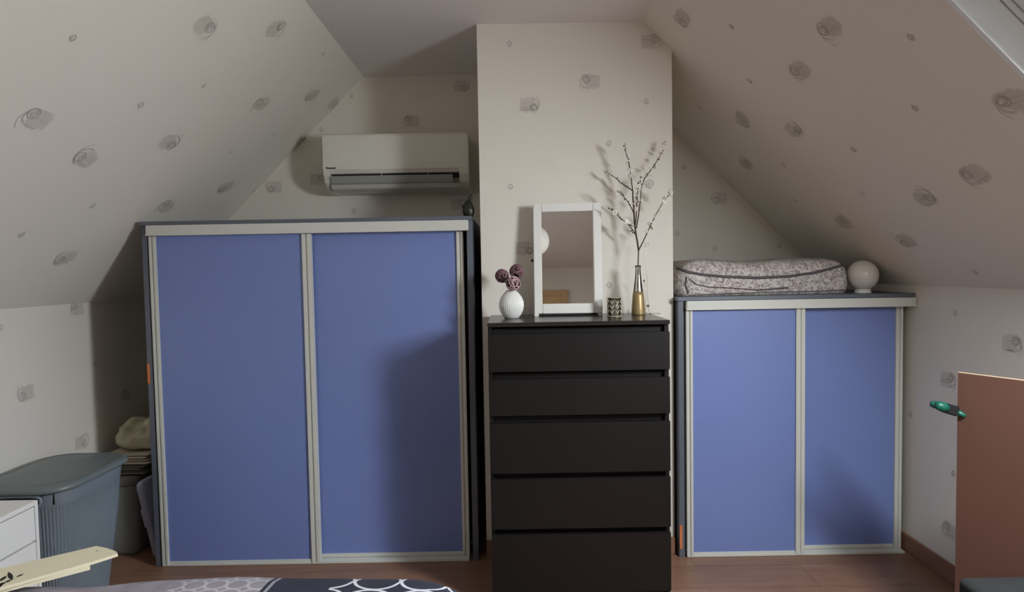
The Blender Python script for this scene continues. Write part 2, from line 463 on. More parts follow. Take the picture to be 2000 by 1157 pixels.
# ------------------------------------------------------------------ room shell
T = .12
struct('floor', MB().box(XL - T, XR + T, YF - T, YB + T, -T, 0), M['floor'])
struct('ceiling', MB().box(CXL, CXR, YF - T, YB + T, CZ, CZ + T), M['ceil'])
mb = MB()
def ls(x0, x1, y0, y1): mb.slab([(x0, y0, zl(x0)), (x0, y1, zl(x0)), (x1, y1, zl(x1)), (x1, y0, zl(x1))], -NL * T)
ls(XL, CXL, S2Y1, YB + T); ls(XL, CXL, YF, S2Y0); ls(XL, S2X0, S2Y0, S2Y1); ls(S2X1, CXL, S2Y0, S2Y1)
print_motifs(mb, 'sleft')
print_far(mb, 'sleft', [(Vector((x, y, zl(x))), k) for x, y, k in [(-1.7, .9, 'L'), (-1.2, .5, 'S'), (-1.3, -.2, 'L'), (-1.8, -.6, 'S'), (-1.0, -1.0, 'L'), (-1.2, -2.1, 'S')]])
struct('ceiling_slope_left', mb, WM, False)
sz = lambda x: zr(x)
mb = MB()
def rs(x0, x1, y0, y1): mb.slab([(x0, y0, sz(x0)), (x1, y0, sz(x1)), (x1, y1, sz(x1)), (x0, y1, sz(x0))], -NR * T)
rs(CXR, XR, SKY1, YB + T); rs(CXR, XR, YF, SKY0); rs(CXR, SKX0, SKY0, SKY1); rs(SKX1, XR, SKY0, SKY1)
print_motifs(mb, 'sright')
print_far(mb, 'sright', [(Vector((x, y, zr(x))), k) for x, y, k in [(1.2, .2, 'L'), (1.5, -.3, 'S'), (.9, -.6, 'L'), (1.4, -1.2, 'L'), (1.1, -1.9, 'S'), (1.5, -2.3, 'L')]])
struct('ceiling_slope_right', mb, WM, False)
mb = MB().box(XL - T, XL, YF - T, YB + T, 0, zl(XL)); print_motifs(mb, 'kleft'); struct('wall_left', mb, WM, False)
mb = MB().box(XR, XR + T, YF - T, YB + T, 0, zr(XR)); print_motifs(mb, 'kright'); struct('wall_right', mb, WM, False)
gable = lambda y: [(XL, y, 0), (XR, y, 0), (XR, y, zr(XR)), (CXR, y, CZ), (CXL, y, CZ), (XL, y, zl(XL))]
mb = MB().slab(gable(YB), (0, T, 0)); print_motifs(mb, 'back'); struct('wall_back', mb, WM, False)
mb = MB().slab(gable(YF), (0, -T, 0))
for x, z, k in [(-1.2, 1.2, 'L'), (.1, 1.9, 'S'), (.35, 2.25, 'S'), (.95, 1.9, 'L'), (1.3, 1.3, 'L'), (1.0, 1.5, 'S'), (-1.4, .7, 'S')]:
    motif(mb, (x, YF, z), (0, 1, 0), (1, 0, 0), (0, 0, 1), k, rw)
struct('wall_front', mb, WM, False)
mb = MB().slab([(CHX0, CHY, 0), (CHX1, CHY, 0), (CHX1, CHY, zr(CHX1)), (CXR, CHY, CZ), (CHX0, CHY, CZ)], (0, YB - CHY, 0))
print_motifs(mb, 'chimney'); struct('wall_chimney', mb, WM, False)
# skirting boards
def skirt(name, *b): struct(name, MB().box(*b, bev=.003), M['skirt'])
skirt('baseboard_right', XR - .014, XR, YF, YB, 0, .078)
skirt('baseboard_left', XL, XL + .014, YF, YB, 0, .078)
skirt('baseboard_chimney', CHX0, CHX1, CHY - .014, CHY, 0, .078)
skirt('baseboard_back', XL + .014, CHX0, YB - .014, YB, 0, .078)
# door behind the camera
d1 = tag(bpy.data.objects.new('door_1', None), kind='structure'); COL.objects.link(d1); d1.location = (-.5, YF, 0)
MB().box(-.89, -.11, YF, YF + .03, .005, 2.03, bev=.003).build('door_leaf', M['door'], d1)
f = MB().box(-.97, -.89, YF, YF + .045, 0, 2.11, bev=.004).box(-.11, -.03, YF, YF + .045, 0, 2.11, bev=.004).box(-.89, -.11, YF, YF + .045, 2.03, 2.11, bev=.004)
f.build('door_frame', M['door'], d1)
MB().tube([(-.83, YF + .03, 1.02), (-.83, YF + .07, 1.02), (-.72, YF + .075, 1.02)], .009).build('door_handle', M['wire'], d1)
# skylight
def skylight(name, x0, x1, y0, y1, zf, N, sash):
    w1 = tag(bpy.data.objects.new(name, None), kind='structure'); COL.objects.link(w1)
    w1.location = ((x0 + x1) / 2, (y0 + y1) / 2, zf((x0 + x1) / 2))
    q = .7071
    def P(ix, iy, ins, d):
        x = x0 + ins[ix] * q if ix == 0 else x1 - ins[1] * q
        y = y0 + ins[2] if iy == 0 else y1 - ins[3]
        return Vector((x, y, zf(x))) - N * d
    def ring(d0, d1_, ins0, ins1, name, mt):
        """rectangular frame between depths d0,d1 outside the slope; insets (low x, high x, low y, high y)"""
        if not isinstance(ins0, tuple): ins0 = (ins0,) * 4
        if not isinstance(ins1, tuple): ins1 = (ins1,) * 4
        vs = [P(ix, iy, ins, d) for d in (d0, d1_) for ins in (ins0, ins1) for (ix, iy) in ((0, 0), (1, 0), (1, 1), (0, 1))]
        fs = []
        for i in range(4):
            j = (i + 1) % 4
            fs += [(i, j, 4 + j, 4 + i), (8 + i, 12 + i, 12 + j, 8 + j), (4 + i, 4 + j, 12 + j, 12 + i), (i, 8 + i, 8 + j, j)]
        mb = MB(); mb.add(vs, fs); mb.build(name, mt, w1)
    ring(.0, .080, .0, .014, 'lining', M['sash'])
    ring(.080, .084, .0, .010, 'gasket', M['trim'])
    ring(.084, .098, .0, .016, 'window_frame', M['sash'])
    ring(.098, .102, .0, .012, 'gasket', M['trim'])
    ring(.102, .27, .0, sash, 'sash', M['sash'])
    MB().slab([Vector((x, y, zf(x))) - N * .255 for x, y in ((x0 + .01, y0 + .01), (x1 - .01, y0 + .01), (x1 - .01, y1 - .01), (x0 + .01, y1 - .01))], -N * .006).build('window_pane', M['pane'], w1)
skylight('window_1', SKX0, SKX1, SKY0, SKY1, zr, NR, (.10, .05, .08, .27))
skylight('added_window', S2X0, S2X1, S2Y0, S2Y1, zl, NL, (.04, .04, .04, .04))  # added opening behind the camera, only there to hold the fill light

# ------------------------------------------------------------------ wardrobes
def wardrobe(name, label, x0, x1, top, xm, dl, dr, rail_h, rail_x1, board_x1, y0=2.745, y1=3.43, chips=()):
    t = thing(name, label, 'wardrobe', ((x0 + x1) / 2, (y0 + y1) / 2, 0))
    s = .026
    MB().box(x0, x0 + s, y0, y1, 0, top - .017, bev=.002).build('side_panel', M['carcass'], t)
    MB().box(x1 - s, x1, y0 + (.062 if dr > x1 - .02 else 0), y1, 0, top - .017, bev=.002).build('side_panel', M['carcass'], t)
    MB().box(x0 - .006, board_x1, y0 - .012, y1, top - .017, top, bev=.002).build('top_board', M['carcass'], t)
    MB().box(x0 + s, x1 - s, y1 - .02, y1, 0, top - .017).box(x0 + s, x1 - s, y0 + .08, y1 - .02, .04, .058).build('back_panel', M['carcass'], t)
    rail = MB().box(dl - .002, rail_x1, y0 - .022, y0 + .06, top - .017 - rail_h, top - .018, bev=.003)
    rail.box(dl - .002, rail_x1, y0 - .024, y0 - .02, top - .018 - rail_h, top - .012 - rail_h)
    rail.build('top_rail', M['alu'], t)
    MB().box(dl, dr, y0 - .004, y0 + .058, 0, .012, bev=.002).build('bottom_track', M['alu'], t)
    zt = top - .019 - rail_h
    def sdoor(a, b, y, zb, wl, wr):
        d = MB().box(a + .006, b - .006, y + .006, y + .016, zb + .01, zt + .01).build('sliding_door', M['blue'], t)
        fr = MB()
        for (p, q, wd) in ((a, a + wl, wl), (b - wr, b, wr)):
            # grooved aluminium stile: three ridges on a backing strip
            fr.box(p, q, y + .002, y + .022, zb, zt)
            g = wd / 2
            fr.box(p, p + g - .003, y - .004, y + .004, zb, zt, bev=.0015)
            fr.box(p + g + .003, q, y - .004, y + .004, zb, zt, bev=.0015)
        fr.box(a + wl, b - wr, y + .001, y + .02, zb, zb + .017, bev=.002)
        fr.build('door_frame', M['alu'], d)
        return d
    sdoor(dl, xm, y0 - .002, .004, .030, .040)
    sdoor(xm - .045, dr, y0 + .03, .013, .024, .032)
    for (cx0, cx1, z0, z1) in chips:
        MB().box(cx0, cx1, y0 - .0015, y0 + .001, z0, z1).build('edge_chip', M['chip'], t)
    return t
wardrobe('wardrobe', 'tall wardrobe with two blue sliding doors left of the black chest of drawers', -1.645, -.172, 1.565, -.892, -1.612, -.215, .046, -.188, -.172, chips=[(-1.644, -1.633, .84, .93)])
wardrobe('wardrobe', 'low wardrobe with two blue sliding doors under the right slope, floral bag on it', .742, 1.772, 1.188, 1.310, .776, 1.769, .040, 1.797, 1.797, chips=[(.744, .756, .04, .15)])

# ------------------------------------------------------------------ chest of drawers
DX0, DX1, DY0, DY1 = -.096, .606, 2.36, 2.765
t = thing('chest_of_drawers', 'tall black-brown chest with five stacked handleless drawers in front of the chimney breast', 'chest of drawers', ((DX0 + DX1) / 2, (DY0 + DY1) / 2, 0))
MB().box(DX0 - .001, DX1 + .001, DY0 - .001, DY1, 1.104, 1.12, bev=.0015).build('top_board', M['blacktop'], t)
mb = MB().box(DX0, DX0 + .016, DY0 + .019, DY1, 0, 1.104).box(DX1 - .016, DX1, DY0 + .019, DY1, 0, 1.104).box(DX0 + .016, DX1 - .016, DY1 - .01, DY1, .02, 1.104)
mb.box(DX0 + .016, DX1 - .016, DY0 + .03, DY0 + .05, 0, .08)
mb.build('body', M['black'], t)
for (za, zb) in ((.928, 1.075), (.756, .899), (.529, .727), (.308, .507), (.052, .286)):
    d = MB().box(DX0, DX1, DY0, DY0 + .018, za, zb, bev=.0015).build('drawer', M['black'], t)
    MB().box(DX0 + .018, DX1 - .018, DY0 + .036, DY1 - .03, za + .01, zb + .018).build('drawer_box', M['black'], d)

# ------------------------------------------------------------------ air conditioner
ax0, ax1 = -.985, -.218
t = thing('air_conditioner', 'white wall-mounted split air conditioner above the tall blue wardrobe', 'air conditioner', ((ax0 + ax1) / 2, YB, 1.755))
prof = [(3.5, 2.055), (3.285, 2.055), (3.274, 2.050), (3.269, 2.04), (3.268, 1.9), (3.272, 1.868), (3.285, 1.848), (3.31, 1.845), (3.36, 1.80), (3.37, 1.772), (3.40, 1.757), (3.5, 1.757)]
def prism(mb, pr, x0, x1, mi=0, cx=None):
    n = len(pr); xs = cx or [x0, x1]
    vs = [(x, y, z) for x in xs for (y, z) in pr]
    fs = [tuple(range(n - 1, -1, -1)), tuple(range((len(xs) - 1) * n, len(xs) * n))]
    for a in range(len(xs) - 1):
        fs += [(a * n + i, a * n + (i + 1) % n, (a + 1) * n + (i + 1) % n, (a + 1) * n + i) for i in range(n)]
    return mb.add(vs, fs, mi)
prism(MB(), prof, ax0 + .012, ax1 - .012).build('body', M['acw'], t)
endp = [(3.5, 2.055), (3.29, 2.055), (3.276, 2.048), (3.27, 2.035), (3.27, 1.875), (3.278, 1.835), (3.30, 1.80), (3.34, 1.772), (3.40, 1.755), (3.5, 1.755)]
for (a, b) in ((ax0, ax0 + .03), (ax1 - .05, ax1)):
    prism(MB(), endp, a, b).build('end_cap', M['acw'], t)
MB().box(ax0 + .03, ax1 - .05, 3.305, 3.33, 1.825, 1.846).build('air_outlet', M['dark'], t)
fp = [(3.272, 1.833), (3.278, 1.835), (3.300, 1.806), (3.318, 1.789), (3.313, 1.784), (3.292, 1.800)]
prism(MB(), fp, ax0 + .034, ax1 - .085).build('louvre_flap', M['acg'], t)
prism(MB(), [(3.300, 1.789), (3.306, 1.792), (3.36, 1.768), (3.36, 1.762), (3.32, 1.772)], ax0 + .03, ax1 - .05).build('lower_lip', M['acw'], t)
for xx in (ax0 + .03, ax0 + .3, ax0 + .55):
    MB().box(xx, xx + .004, 3.29, 3.31, 1.822, 1.848).build('slat', M['acg'], t)
# maker's name on the front
cu = bpy.data.curves.new('maker_name', 'FONT'); cu.body = 'Panasonic'; cu.size = .0135; cu.extrude = .0004; cu.offset = .0004
to = bpy.data.objects.new('maker_name', cu); COL.objects.link(to)
bpy.context.view_layer.update()
me = bpy.data.meshes.new_from_object(to.evaluated_get(bpy.context.evaluated_depsgraph_get()))
bpy.data.objects.remove(to)
to = bpy.data.objects.new('maker_name', me); COL.objects.link(to); me.materials.clear(); me.materials.append(M['blackp'])
p = Vector((ax0 + .016, 3.2672, 1.872)); to.parent = t; to.location = p - t.location; to.rotation_euler = (PI / 2, 0, 0)

# ------------------------------------------------------------------ floral bag on the low wardrobe
TOPR = 1.188
bag = thing('storage_bag', 'grey and white floral quilted bag lying flat on the low blue wardrobe', 'bag', (1.16, 3.0, TOPR))
bx0, bx1, by0, by1 = .752, 1.556, 2.775, 3.24
def bagf(p, i, ins):
    z = p.z - TOPR
    u = (p.x - bx0) / (bx1 - bx0)
    h = 1.0 + .05 * math.sin(u * 9 + .5) - .10 * max(0, u - .62) - .35 * max(0, .1 - u) * 4
    q = Vector((p.x, p.y, TOPR + z * h))
    w_ = noise.noise(p * 7.0) * .012 + noise.noise(p * 19.0) * .005
    q.y += w_ * min(1, z / .03) if z > 0 else 0
    q.z += noise.noise(p * 9 + Vector((3, 1, 2))) * .006 * (z / .1)
    if p.y < 3.0: q.y += .035 * max(0, u) 
    return q
prof = [(.008, .001), (.003, .02), (0, .045), (.002, .08), (.006, .108), (.016, .130), (.036, .148), (.08, .158), (.15, .163), (.21, .164)]
mb = MB().loft(bx0, bx1, by0, by1, .06, [(a, TOPR + b) for a, b in prof], seg=8, per=26, fn=bagf)
body = mb.build('bag_body', M['floral'], bag)
bvh = BVHTree.FromPolygons([Vector(v) for v in mb.v], mb.f)
def drape(pts, wid, sub=10):
    out = []
    for (a, b) in zip(pts[:-1], pts[1:]):
        for k in range(sub):
            x = a[0] + (b[0] - a[0]) * k / sub; y = a[1] + (b[1] - a[1]) * k / sub
            d = ray(x, y).normalized(); h = bvh.ray_cast(EYE, d)
            if h[0]: out.append(h[0] - d * .0015)
    return out
z1 = drape([(1322, 524), (1345, 532), (1375, 537), (1420, 541), (1480, 543), (1540, 540), (1590, 533), (1630, 523), (1655, 516)], 0)
MB().tube(z1, .0065, 6).build('zip_band', M['trim'], bag)
z2 = drape([(1345, 544), (1360, 556), (1385, 561), (1430, 563), (1480, 567), (1545, 562)], 0)
MB().tube(z2, [.0028 + .008 * max(0, (i / len(z2)) - .72) for i in range(len(z2))], 6).build('pocket_binding', M['trim'], bag)
z3 = drape([(1341, 541), (1339, 556), (1345, 575)], 0)
MB().tube(z3, .004, 6).build('corner_binding', M['trim'], bag)
z4 = drape([(1345, 577), (1400, 575), (1500, 571), (1600, 569), (1655, 566)], 0)
if len(z4) > 2: MB().tube(z4, .0022, 6).build('seam_binding', M['trim'], bag)

# ------------------------------------------------------------------ globe lamp on the low wardrobe
gx, gy = 1.628, 2.85
t = thing('globe_lamp', 'white opal glass globe lamp standing at the right end of the low wardrobe', 'lamp', (gx, gy, TOPR))
MB().lathe((gx, gy, TOPR), [(.012, .018), (.036, .019), (.052, .035), (.0635, .058), (.067, .083), (.063, .108), (.050, .129), (.030, .144), (.010, .150), (.002, .151)], 40).build('globe', M['opal'], t)
MB().lathe((gx, gy, TOPR), [(.037, 0), (.038, .003), (.034, .006), (.034, .018), (.010, .0185)], 32).build('base', M['white'], t)

# ------------------------------------------------------------------ cactus ornament on the tall wardrobe
cx, cy, cz = -.193, 2.83, 1.565
t = thing('cactus_ornament', 'small dark green cactus-shaped ornament on the right end of the tall wardrobe', 'ornament', (cx, cy, cz))
rib = lambda a, z: 1 + .07 * math.cos(9 * a)
MB().lathe((cx, cy, cz), [(.017, 0), (.020, .006), (.023, .016), (.026, .028), (.025, .042), (.020, .055), (.017, .068), (.009, .079), (.003, .082)], 36, rib=rib).build('body', M['cactus'], t)
MB().ell((cx + .009, cy, cz + .090), (.010, .010, .013), 14).build('bud', M['cactus'], t)
MB().ell((cx + .002, cy, cz + .083), (.007, .008, .009), 12).ell((cx + .014, cy, cz + .100), (.006, .006, .007), 12).build('bud', M['cactus'], t)
MB().tube([(cx - .014, cy, cz + .042), (cx - .024, cy, cz + .048), (cx - .026, cy, cz + .060)], [.005, .005, .003], 8).build('arm', M['cactus'], t)

# ------------------------------------------------------------------ items on the chest of drawers
DT = 1.12
# white vase
vx, vy = -.003, 2.58
t = thing('vase', 'small white ribbed ceramic vase left of the mirror', 'vase', (vx, vy, DT))
ribv = lambda a, z: 1 + (.025 * math.cos(40 * a) if .012 < z < .1 else 0)
MB().lathe((vx, vy, DT), [(.026, 0), (.030, .002), (.040, .016), (.048, .034), (.0515, .052), (.050, .070), (.042, .090), (.030, .107), (.021, .116), (.019, .118), (.0165, .117), (.014, .105), (.020, .09), (.004, .088)], 240, rib=ribv).build('vase_body', M['ceramic'], t)
def rattan(px_, py_, Y, r, mt, label, seed):
    c = aty(px_, py_, Y); rn = random.Random(seed)
    t = thing('rattan_ball', label, 'decorative ball', (c.x, c.y, c.z), 'rattan balls on sticks in the white vase')
    core = MB().ell(c, r * .80, 18).build('core', M['ballin'], t)
    mb = MB()
    for k in range(19):
        n = Vector((rn.gauss(0, 1), rn.gauss(0, 1), rn.gauss(0, 1))).normalized(); a = n.orthogonal().normalized(); b = n.cross(a)
        h = rn.uniform(-.72, .72) * r; q = math.sqrt(r * r - h * h)
        mb.tube([c + n * h + (a * math.cos(2 * PI * i / 20) + b * math.sin(2 * PI * i / 20)) * q * (1 + .03 * math.sin(5 * i)) for i in range(20)], .0021, 5, closed=True)
    mb.build('woven_strands', mt, t)
    e = Vector((vx, vy, DT + .095))
    d = (e - c).normalized()
    MB().tube([c + d * r * .9, e + Vector((0, 0, .012)), e], .0015, 6).build('stick', M['bark'], t)
rattan(980.5, 539.3, 2.60, .0275, M['ballB'], 'dark plum rattan ball, leftmost of the three in the white vase', 1)
rattan(1009.5, 530.8, 2.60, .0300, M['ballB'], 'dark plum rattan ball, topmost and rightmost above the white vase', 2)
rattan(1002.3, 553.8, 2.545, .0290, M['ballA'], 'pale mauve rattan ball in front, just over the mouth of the white vase', 3)

# mirror, leaning back a little
mxc, my, tilt = .243, 2.655, math.radians(5.5)
XM = Matrix.Translation((mxc, my, DT)) @ Matrix.Rotation(math.radians(-4), 4, 'Z') @ Matrix.Rotation(-tilt, 4, 'X')
t = thing('table_mirror', 'white framed rectangular mirror standing in the middle of the black chest', 'mirror', (mxc, my, DT))
W, Hh = .148, .492
z0 = .011
mb = MB(); mb.X = XM
fw, ft, fb = .036, .034, .042
mb.box(-W, -W + fw, 0, .03, z0, Hh, bev=.0025); mb.box(W - fw, W, 0, .03, z0, Hh, bev=.0025)
mb.box(-W + fw, W - fw, 0, .03, Hh - ft, Hh, bev=.0025); mb.box(-W + fw, W - fw, 0, .03, z0, z0 + fb, bev=.0025)
mb.box(-W + .005, W - .005, .028, .036, z0 + .004, Hh - .004)
mb.build('frame', M['white'], t)
mb = MB(); mb.X = XM; mb.box(-W + fw - .002, W - fw + .002, .010, .013, z0 + fb - .002, Hh - ft + .002); mb.build('mirror_glass', M['mirror'], t)
for s in (-1, 1):
    mb = MB(); mb.box(mxc + s * (W - .010) - .010, mxc + s * (W - .010) + .010, my - .004, my + .075, DT, DT + .0115, bev=.002); mb.build('foot', M['white'], t)
mb = MB(); mb.box(mxc - W + .02, mxc + W - .02, my + .012, my + .070, DT + .002, DT + .0105); mb.build('gap_shadow', M['blackp'], t)  # black bar standing in for the shadow between the feet
mb = MB(); mb.X = XM; mb.ell((-W - .006, .018, .245), (.007, .007, .007), 12); mb.build('side_knob', M['blackp'], t)

# candle holder
hx, hy = .430, 2.58
t = thing('candle_holder', 'small glass candle holder with gold leaf pattern between mirror and bottle vase', 'candle holder', (hx, hy, DT))
MB().lathe((hx, hy, DT + .004), [(.027, 0), (.0275, .075), (.0262, .075), (.0255, .004), (.004, .003)], 40).build('glass_cup', M['glass'], t)
MB().lathe((hx, hy, DT + .0085), [(.024, 0), (.0245, .002), (.0245, .045), (.022, .048), (.004, .047)], 32).build('candle', M['paper'], t)
mb = MB()
for z in (.0015, .079):
    mb.tube([(hx + .0300 * math.cos(2 * PI * i / 40), hy + .0300 * math.sin(2 * PI * i / 40), DT + z) for i in range(40)], .0015, 6, closed=True)
mb.lathe((hx, hy, DT), [(.029, 0), (.0295, .003), (.004, .0035)], 40)
for k in range(8):
    a0 = 2 * PI * (k + .35) / 8
    P = lambda a, z, r=.0297: Vector((hx + r * math.cos(a), hy + r * math.sin(a), DT + z))
    mb.tube([P(a0, z / 100) for z in (.2, 2, 4, 6, 7.6)], .0009, 5)
    for z in (.010, .030, .050):
        for s in (-1, 1):
            mb.tube([P(a0, z), P(a0 + s * .14, z + .010), P(a0 + s * .30, z + .020)], [.0008, .0019, .0006], 6)
mb.build('leaf_lattice', M['golddk'], t)

# bottle vase
bxx, byy = .546, 2.655
t = thing('bottle_vase', 'slim clear glass bottle vase with gold lower half near the right end of the chest', 'vase', (bxx, byy, DT))
MB().lathe((bxx, byy, DT), [(.0285, 0), (.029, .003), (.028, .03), (.0235, .08), (.017, .13), (.0125, .17), (.011, .20), (.0135, .213), (.0125, .213), (.0098, .20), (.0113, .17), (.0155, .13), (.022, .08), (.0262, .03), (.0262, .006), (.002, .005)], 40).build('glass_body', M['glass'], t)
MB().lathe((bxx, byy, DT), [(.0289, .0005), (.0297, .003), (.0287, .03), (.0245, .08), (.0218, .100), (.0210, .100), (.0238, .08)], 40).build('gold_dip', M['gold'], t)

# blossom branch
t = thing('blossom_branch', 'tall dark twig with small white blossoms standing in the bottle vase', 'branch', (bxx, byy, DT + .012))
def path(pts, y0, y1):
    n = len(pts); return [aty(x, y, y0 + (y1 - y0) * i / (n - 1)) for i, (x, y) in enumerate(pts)]
def smooth(ps, k=5):
    out = []
    n = len(ps)
    for i in range(n - 1):
        p0, p1, p2, p3 = ps[max(i - 1, 0)], ps[i], ps[i + 1], ps[min(i + 2, n - 1)]
        for j in range(k):
            q = j / k
            out.append(.5 * ((2 * p1) + (p2 - p0) * q + (2 * p0 - 5 * p1 + 4 * p2 - p3) * q * q + (3 * p1 - p0 - 3 * p2 + p3) * q ** 3))
    return out + [ps[-1]]
B = [
 ([(1247, 489), (1245, 474), (1242, 457), (1239, 432), (1238, 409), (1236, 385), (1236, 373)], 2.66, 2.68, .0026, .0019, 0),
 ([(1236, 373), (1226, 366), (1213, 357), (1197, 344), (1180, 335)], 2.68, 2.71, .0018, .0008, 9),
 ([(1236, 375), (1233, 352), (1230, 330), (1227, 312), (1222, 296), (1221, 279)], 2.68, 2.64, .0017, .0007, 9),
 ([(1239, 419), (1232, 404), (1225, 393), (1214, 380), (1205, 372)], 2.67, 2.60, .0016, .0007, 6),
 ([(1241, 459), (1234, 447), (1225, 437), (1212, 426), (1198, 413), (1187, 405)], 2.66, 2.62, .0017, .0007, 13),
 ([(1238, 455), (1232, 452), (1227, 450)], 2.66, 2.65, .001, .0006, 1),
 ([(1243, 446), (1247, 421), (1250, 397), (1252, 369), (1251, 356), (1250, 343)], 2.66, 2.71, .0018, .0007, 6),
 ([(1241, 440), (1243, 415), (1244, 389), (1246, 370), (1249, 355)], 2.66, 2.61, .0018, .0008, 12),
 ([(1252, 369), (1259, 349), (1273, 330), (1287, 308), (1295, 292), (1300, 281)], 2.70, 2.73, .0015, .0007, 9),
 ([(1247, 490), (1255, 474), (1264, 455), (1271, 440), (1285, 412), (1299, 390), (1308, 380), (1313, 372)], 2.66, 2.63, .0018, .0007, 14),
]
mb = MB(); spots = []
rn = random.Random(11)
fork = aty(1247, 489, 2.66)
mb.tube([(bxx - .006, byy + .004, DT + .012), (bxx - .002, byy, DT + .12), (bxx, byy, DT + .20), fork], .0026, 8)
for pts, ya, yb, r0, r1, nb in B:
    ps = smooth(path(pts, ya, yb)); n = len(ps)
    mb.tube(ps, [1.6 * (r0 + (r1 - r0) * i / (n - 1)) for i in range(n)], 7)
    for k in range(nb):
        q = .28 + .72 * (k + rn.random() * .6) / nb; i = min(n - 1, int(q * (n - 1)))
        d = Vector((rn.uniform(-1, 1), rn.uniform(-1, .5), rn.uniform(-.4, 1))).normalized()
        e = ps[i] + d * rn.uniform(.005, .010)
        if rn.random() < .35 or nb < 3:
            mb.tube([ps[i], e], [.0012, .0030], 6, 0)
        else:
            mb.tube([ps[i], e], .0006, 5); spots.append((e, d))
        if rn.random() < .4:
            j = max(0, i - 2); mb.tube([ps[j], ps[j] - d * .005], [.0022, .0018], 5)
mb.build('twig', M['bark'], t)
fl = MB()
for k in range(5):
    a = 2 * PI * k / 5
    u = Vector((math.cos(a), math.sin(a), .35)).normalized()
    fl.ell(u * .0086, (.0066, .0066, .0030), 8)
proto = None
for k, (e, d) in enumerate(spots):
    if proto is None:
        proto = fl.build('blossom', M['bloss']); proto.parent = t; o = proto
    else:
        o = proto.copy(); COL.objects.link(o); o.parent = t
    o.location = e - t.location; o.rotation_mode = 'QUATERNION'; o.rotation_quaternion = d.to_track_quat('Z', 'Y')
    sc_ = rn.uniform(.6, 1.05); o.scale = (sc_, sc_, sc_)

# thin wire ornament with hearts
a = aty(1267, 618, 2.68); a.z = DT
t = thing('wire_ornament', 'thin wire stem with tiny bronze hearts standing right of the bottle vase', 'ornament', a)
mb = MB()
top = aty(1259.5, 476, 2.68)
st = [a + (top - a) * (i / 14) + Vector((math.sin(i * 1.1) * .0015, 0, 0)) for i in range(15)]
mb.tube([a + Vector((.004, 0, .002))] + st[1:], .0008, 6)
lp = [top, top + Vector((.018, 0, .001)), top + Vector((.018, 0, -.011)), top + Vector((.002, 0, -.010))]
mb.tube(lp, .0009, 6, closed=True)
mb.tube([(a.x + .004 + .024 * (1 - math.cos(i * .26)) / 1, a.y - .02 * math.sin(i * .26), DT + .0012) for i in range(25)], .0009, 6, closed=True)
mb.tube([a + Vector((-.012, 0, .0015)), a + Vector((-.014, .0, .10)), a + Vector((-.018, 0, .155))], .0006, 6)
mb.tube([a + Vector((-.012, 0, .0015)), a + Vector((.004, 0, .0012))], .0008, 6)
mb.build('wire', M['wire'], t)
for (hx_, hy_, sc_) in ((1258, 549, .7), (1265.5, 598, 1)):
    c = aty(hx_, hy_, 2.677); pts = []
    for i in range(24):
        q = 2 * PI * i / 24
        pts.append(c + Vector((.0068 * math.sin(q) ** 3, -.001, (.0055 * math.cos(q) - .0022 * math.cos(2 * q) - .0009 * math.cos(3 * q)) * 1.2)) * 1 if sc_ == 1 else c + Vector((.0045 * math.sin(q) ** 3, -.001, (.006 * math.cos(q) - .0022 * math.cos(2 * q)) * 1.0)))
    MB().slab(pts, (0, .003, 0)).build('heart', M['heart'], t)

# ------------------------------------------------------------------ laundry hamper
hx0, hx1, hy0, hy1 = -1.985, -1.625, 2.165, 2.61
t = thing('laundry_hamper', 'large grey ribbed plastic laundry hamper with lid beside the tall wardrobe', 'laundry basket', ((hx0 + hx1) / 2, (hy0 + hy1) / 2, 0))
def hamf(p, i, ins):
    c = Vector(((hx0 + hx1) / 2, (hy0 + hy1) / 2, p.z)); d = (p - c)
    if .03 < p.z < .485:
        return p - d.normalized() * (.0028 if i % 4 < 2 else 0)
    return p
pr = [(.075, 0), (.068, .012), (.060, .029), (.060, .031), (.050, .12), (.034, .25), (.020, .38), (.0125, .484), (.0125, .486), (.010, .50), (.006, .535), (.006, .548)]
MB().loft(hx0 + .006, hx1 - .006, hy0 + .006, hy1 - .006, .105, pr, seg=56, per=64, fn=hamf).build('body', M['hamper'], t)
pl = [(.004, .546), (-.004, .546), (-.008, .552), (-.006, .562), (.004, .570), (.02, .573), (.026, .570), (.05, .575), (.1, .581), (.16, .584)]
MB().loft(hx0, hx1, hy0, hy1, .105, pl, seg=14, per=6).build('lid', M['hamperlid'], t)
# handle opening on the front and latch groove on the corner
mb = MB(); pts = []
for i in range(32):
    q = 2 * PI * i / 32; c_, s_ = math.cos(q), math.sin(q)
    pts.append(Vector((-1.785 + .085 * (abs(c_) ** .5) * (1 if c_ > 0 else -1), hy0 + .0145, .523 + .019 * (abs(s_) ** .5) * (1 if s_ > 0 else -1))))
mb.slab(pts, (0, -.012, 0)); mb.build('handle_opening', M['dark'], t)
MB().tube([p_ + Vector((0, -.012, 0)) for p_ in pts], .006, 8, closed=True).build('handle_rim', M['hamper'], t)
q = math.radians(-52)
gc = Vector((hx1 - .012 - .105 + .105 * math.cos(q), hy0 + .012 + .105 + .105 * math.sin(q), 0))
MB().tube([gc + Vector((0, 0, .545)), gc + Vector((-.001, .001, .50))], .003, 6).build('latch_groove', M['dark'], t)

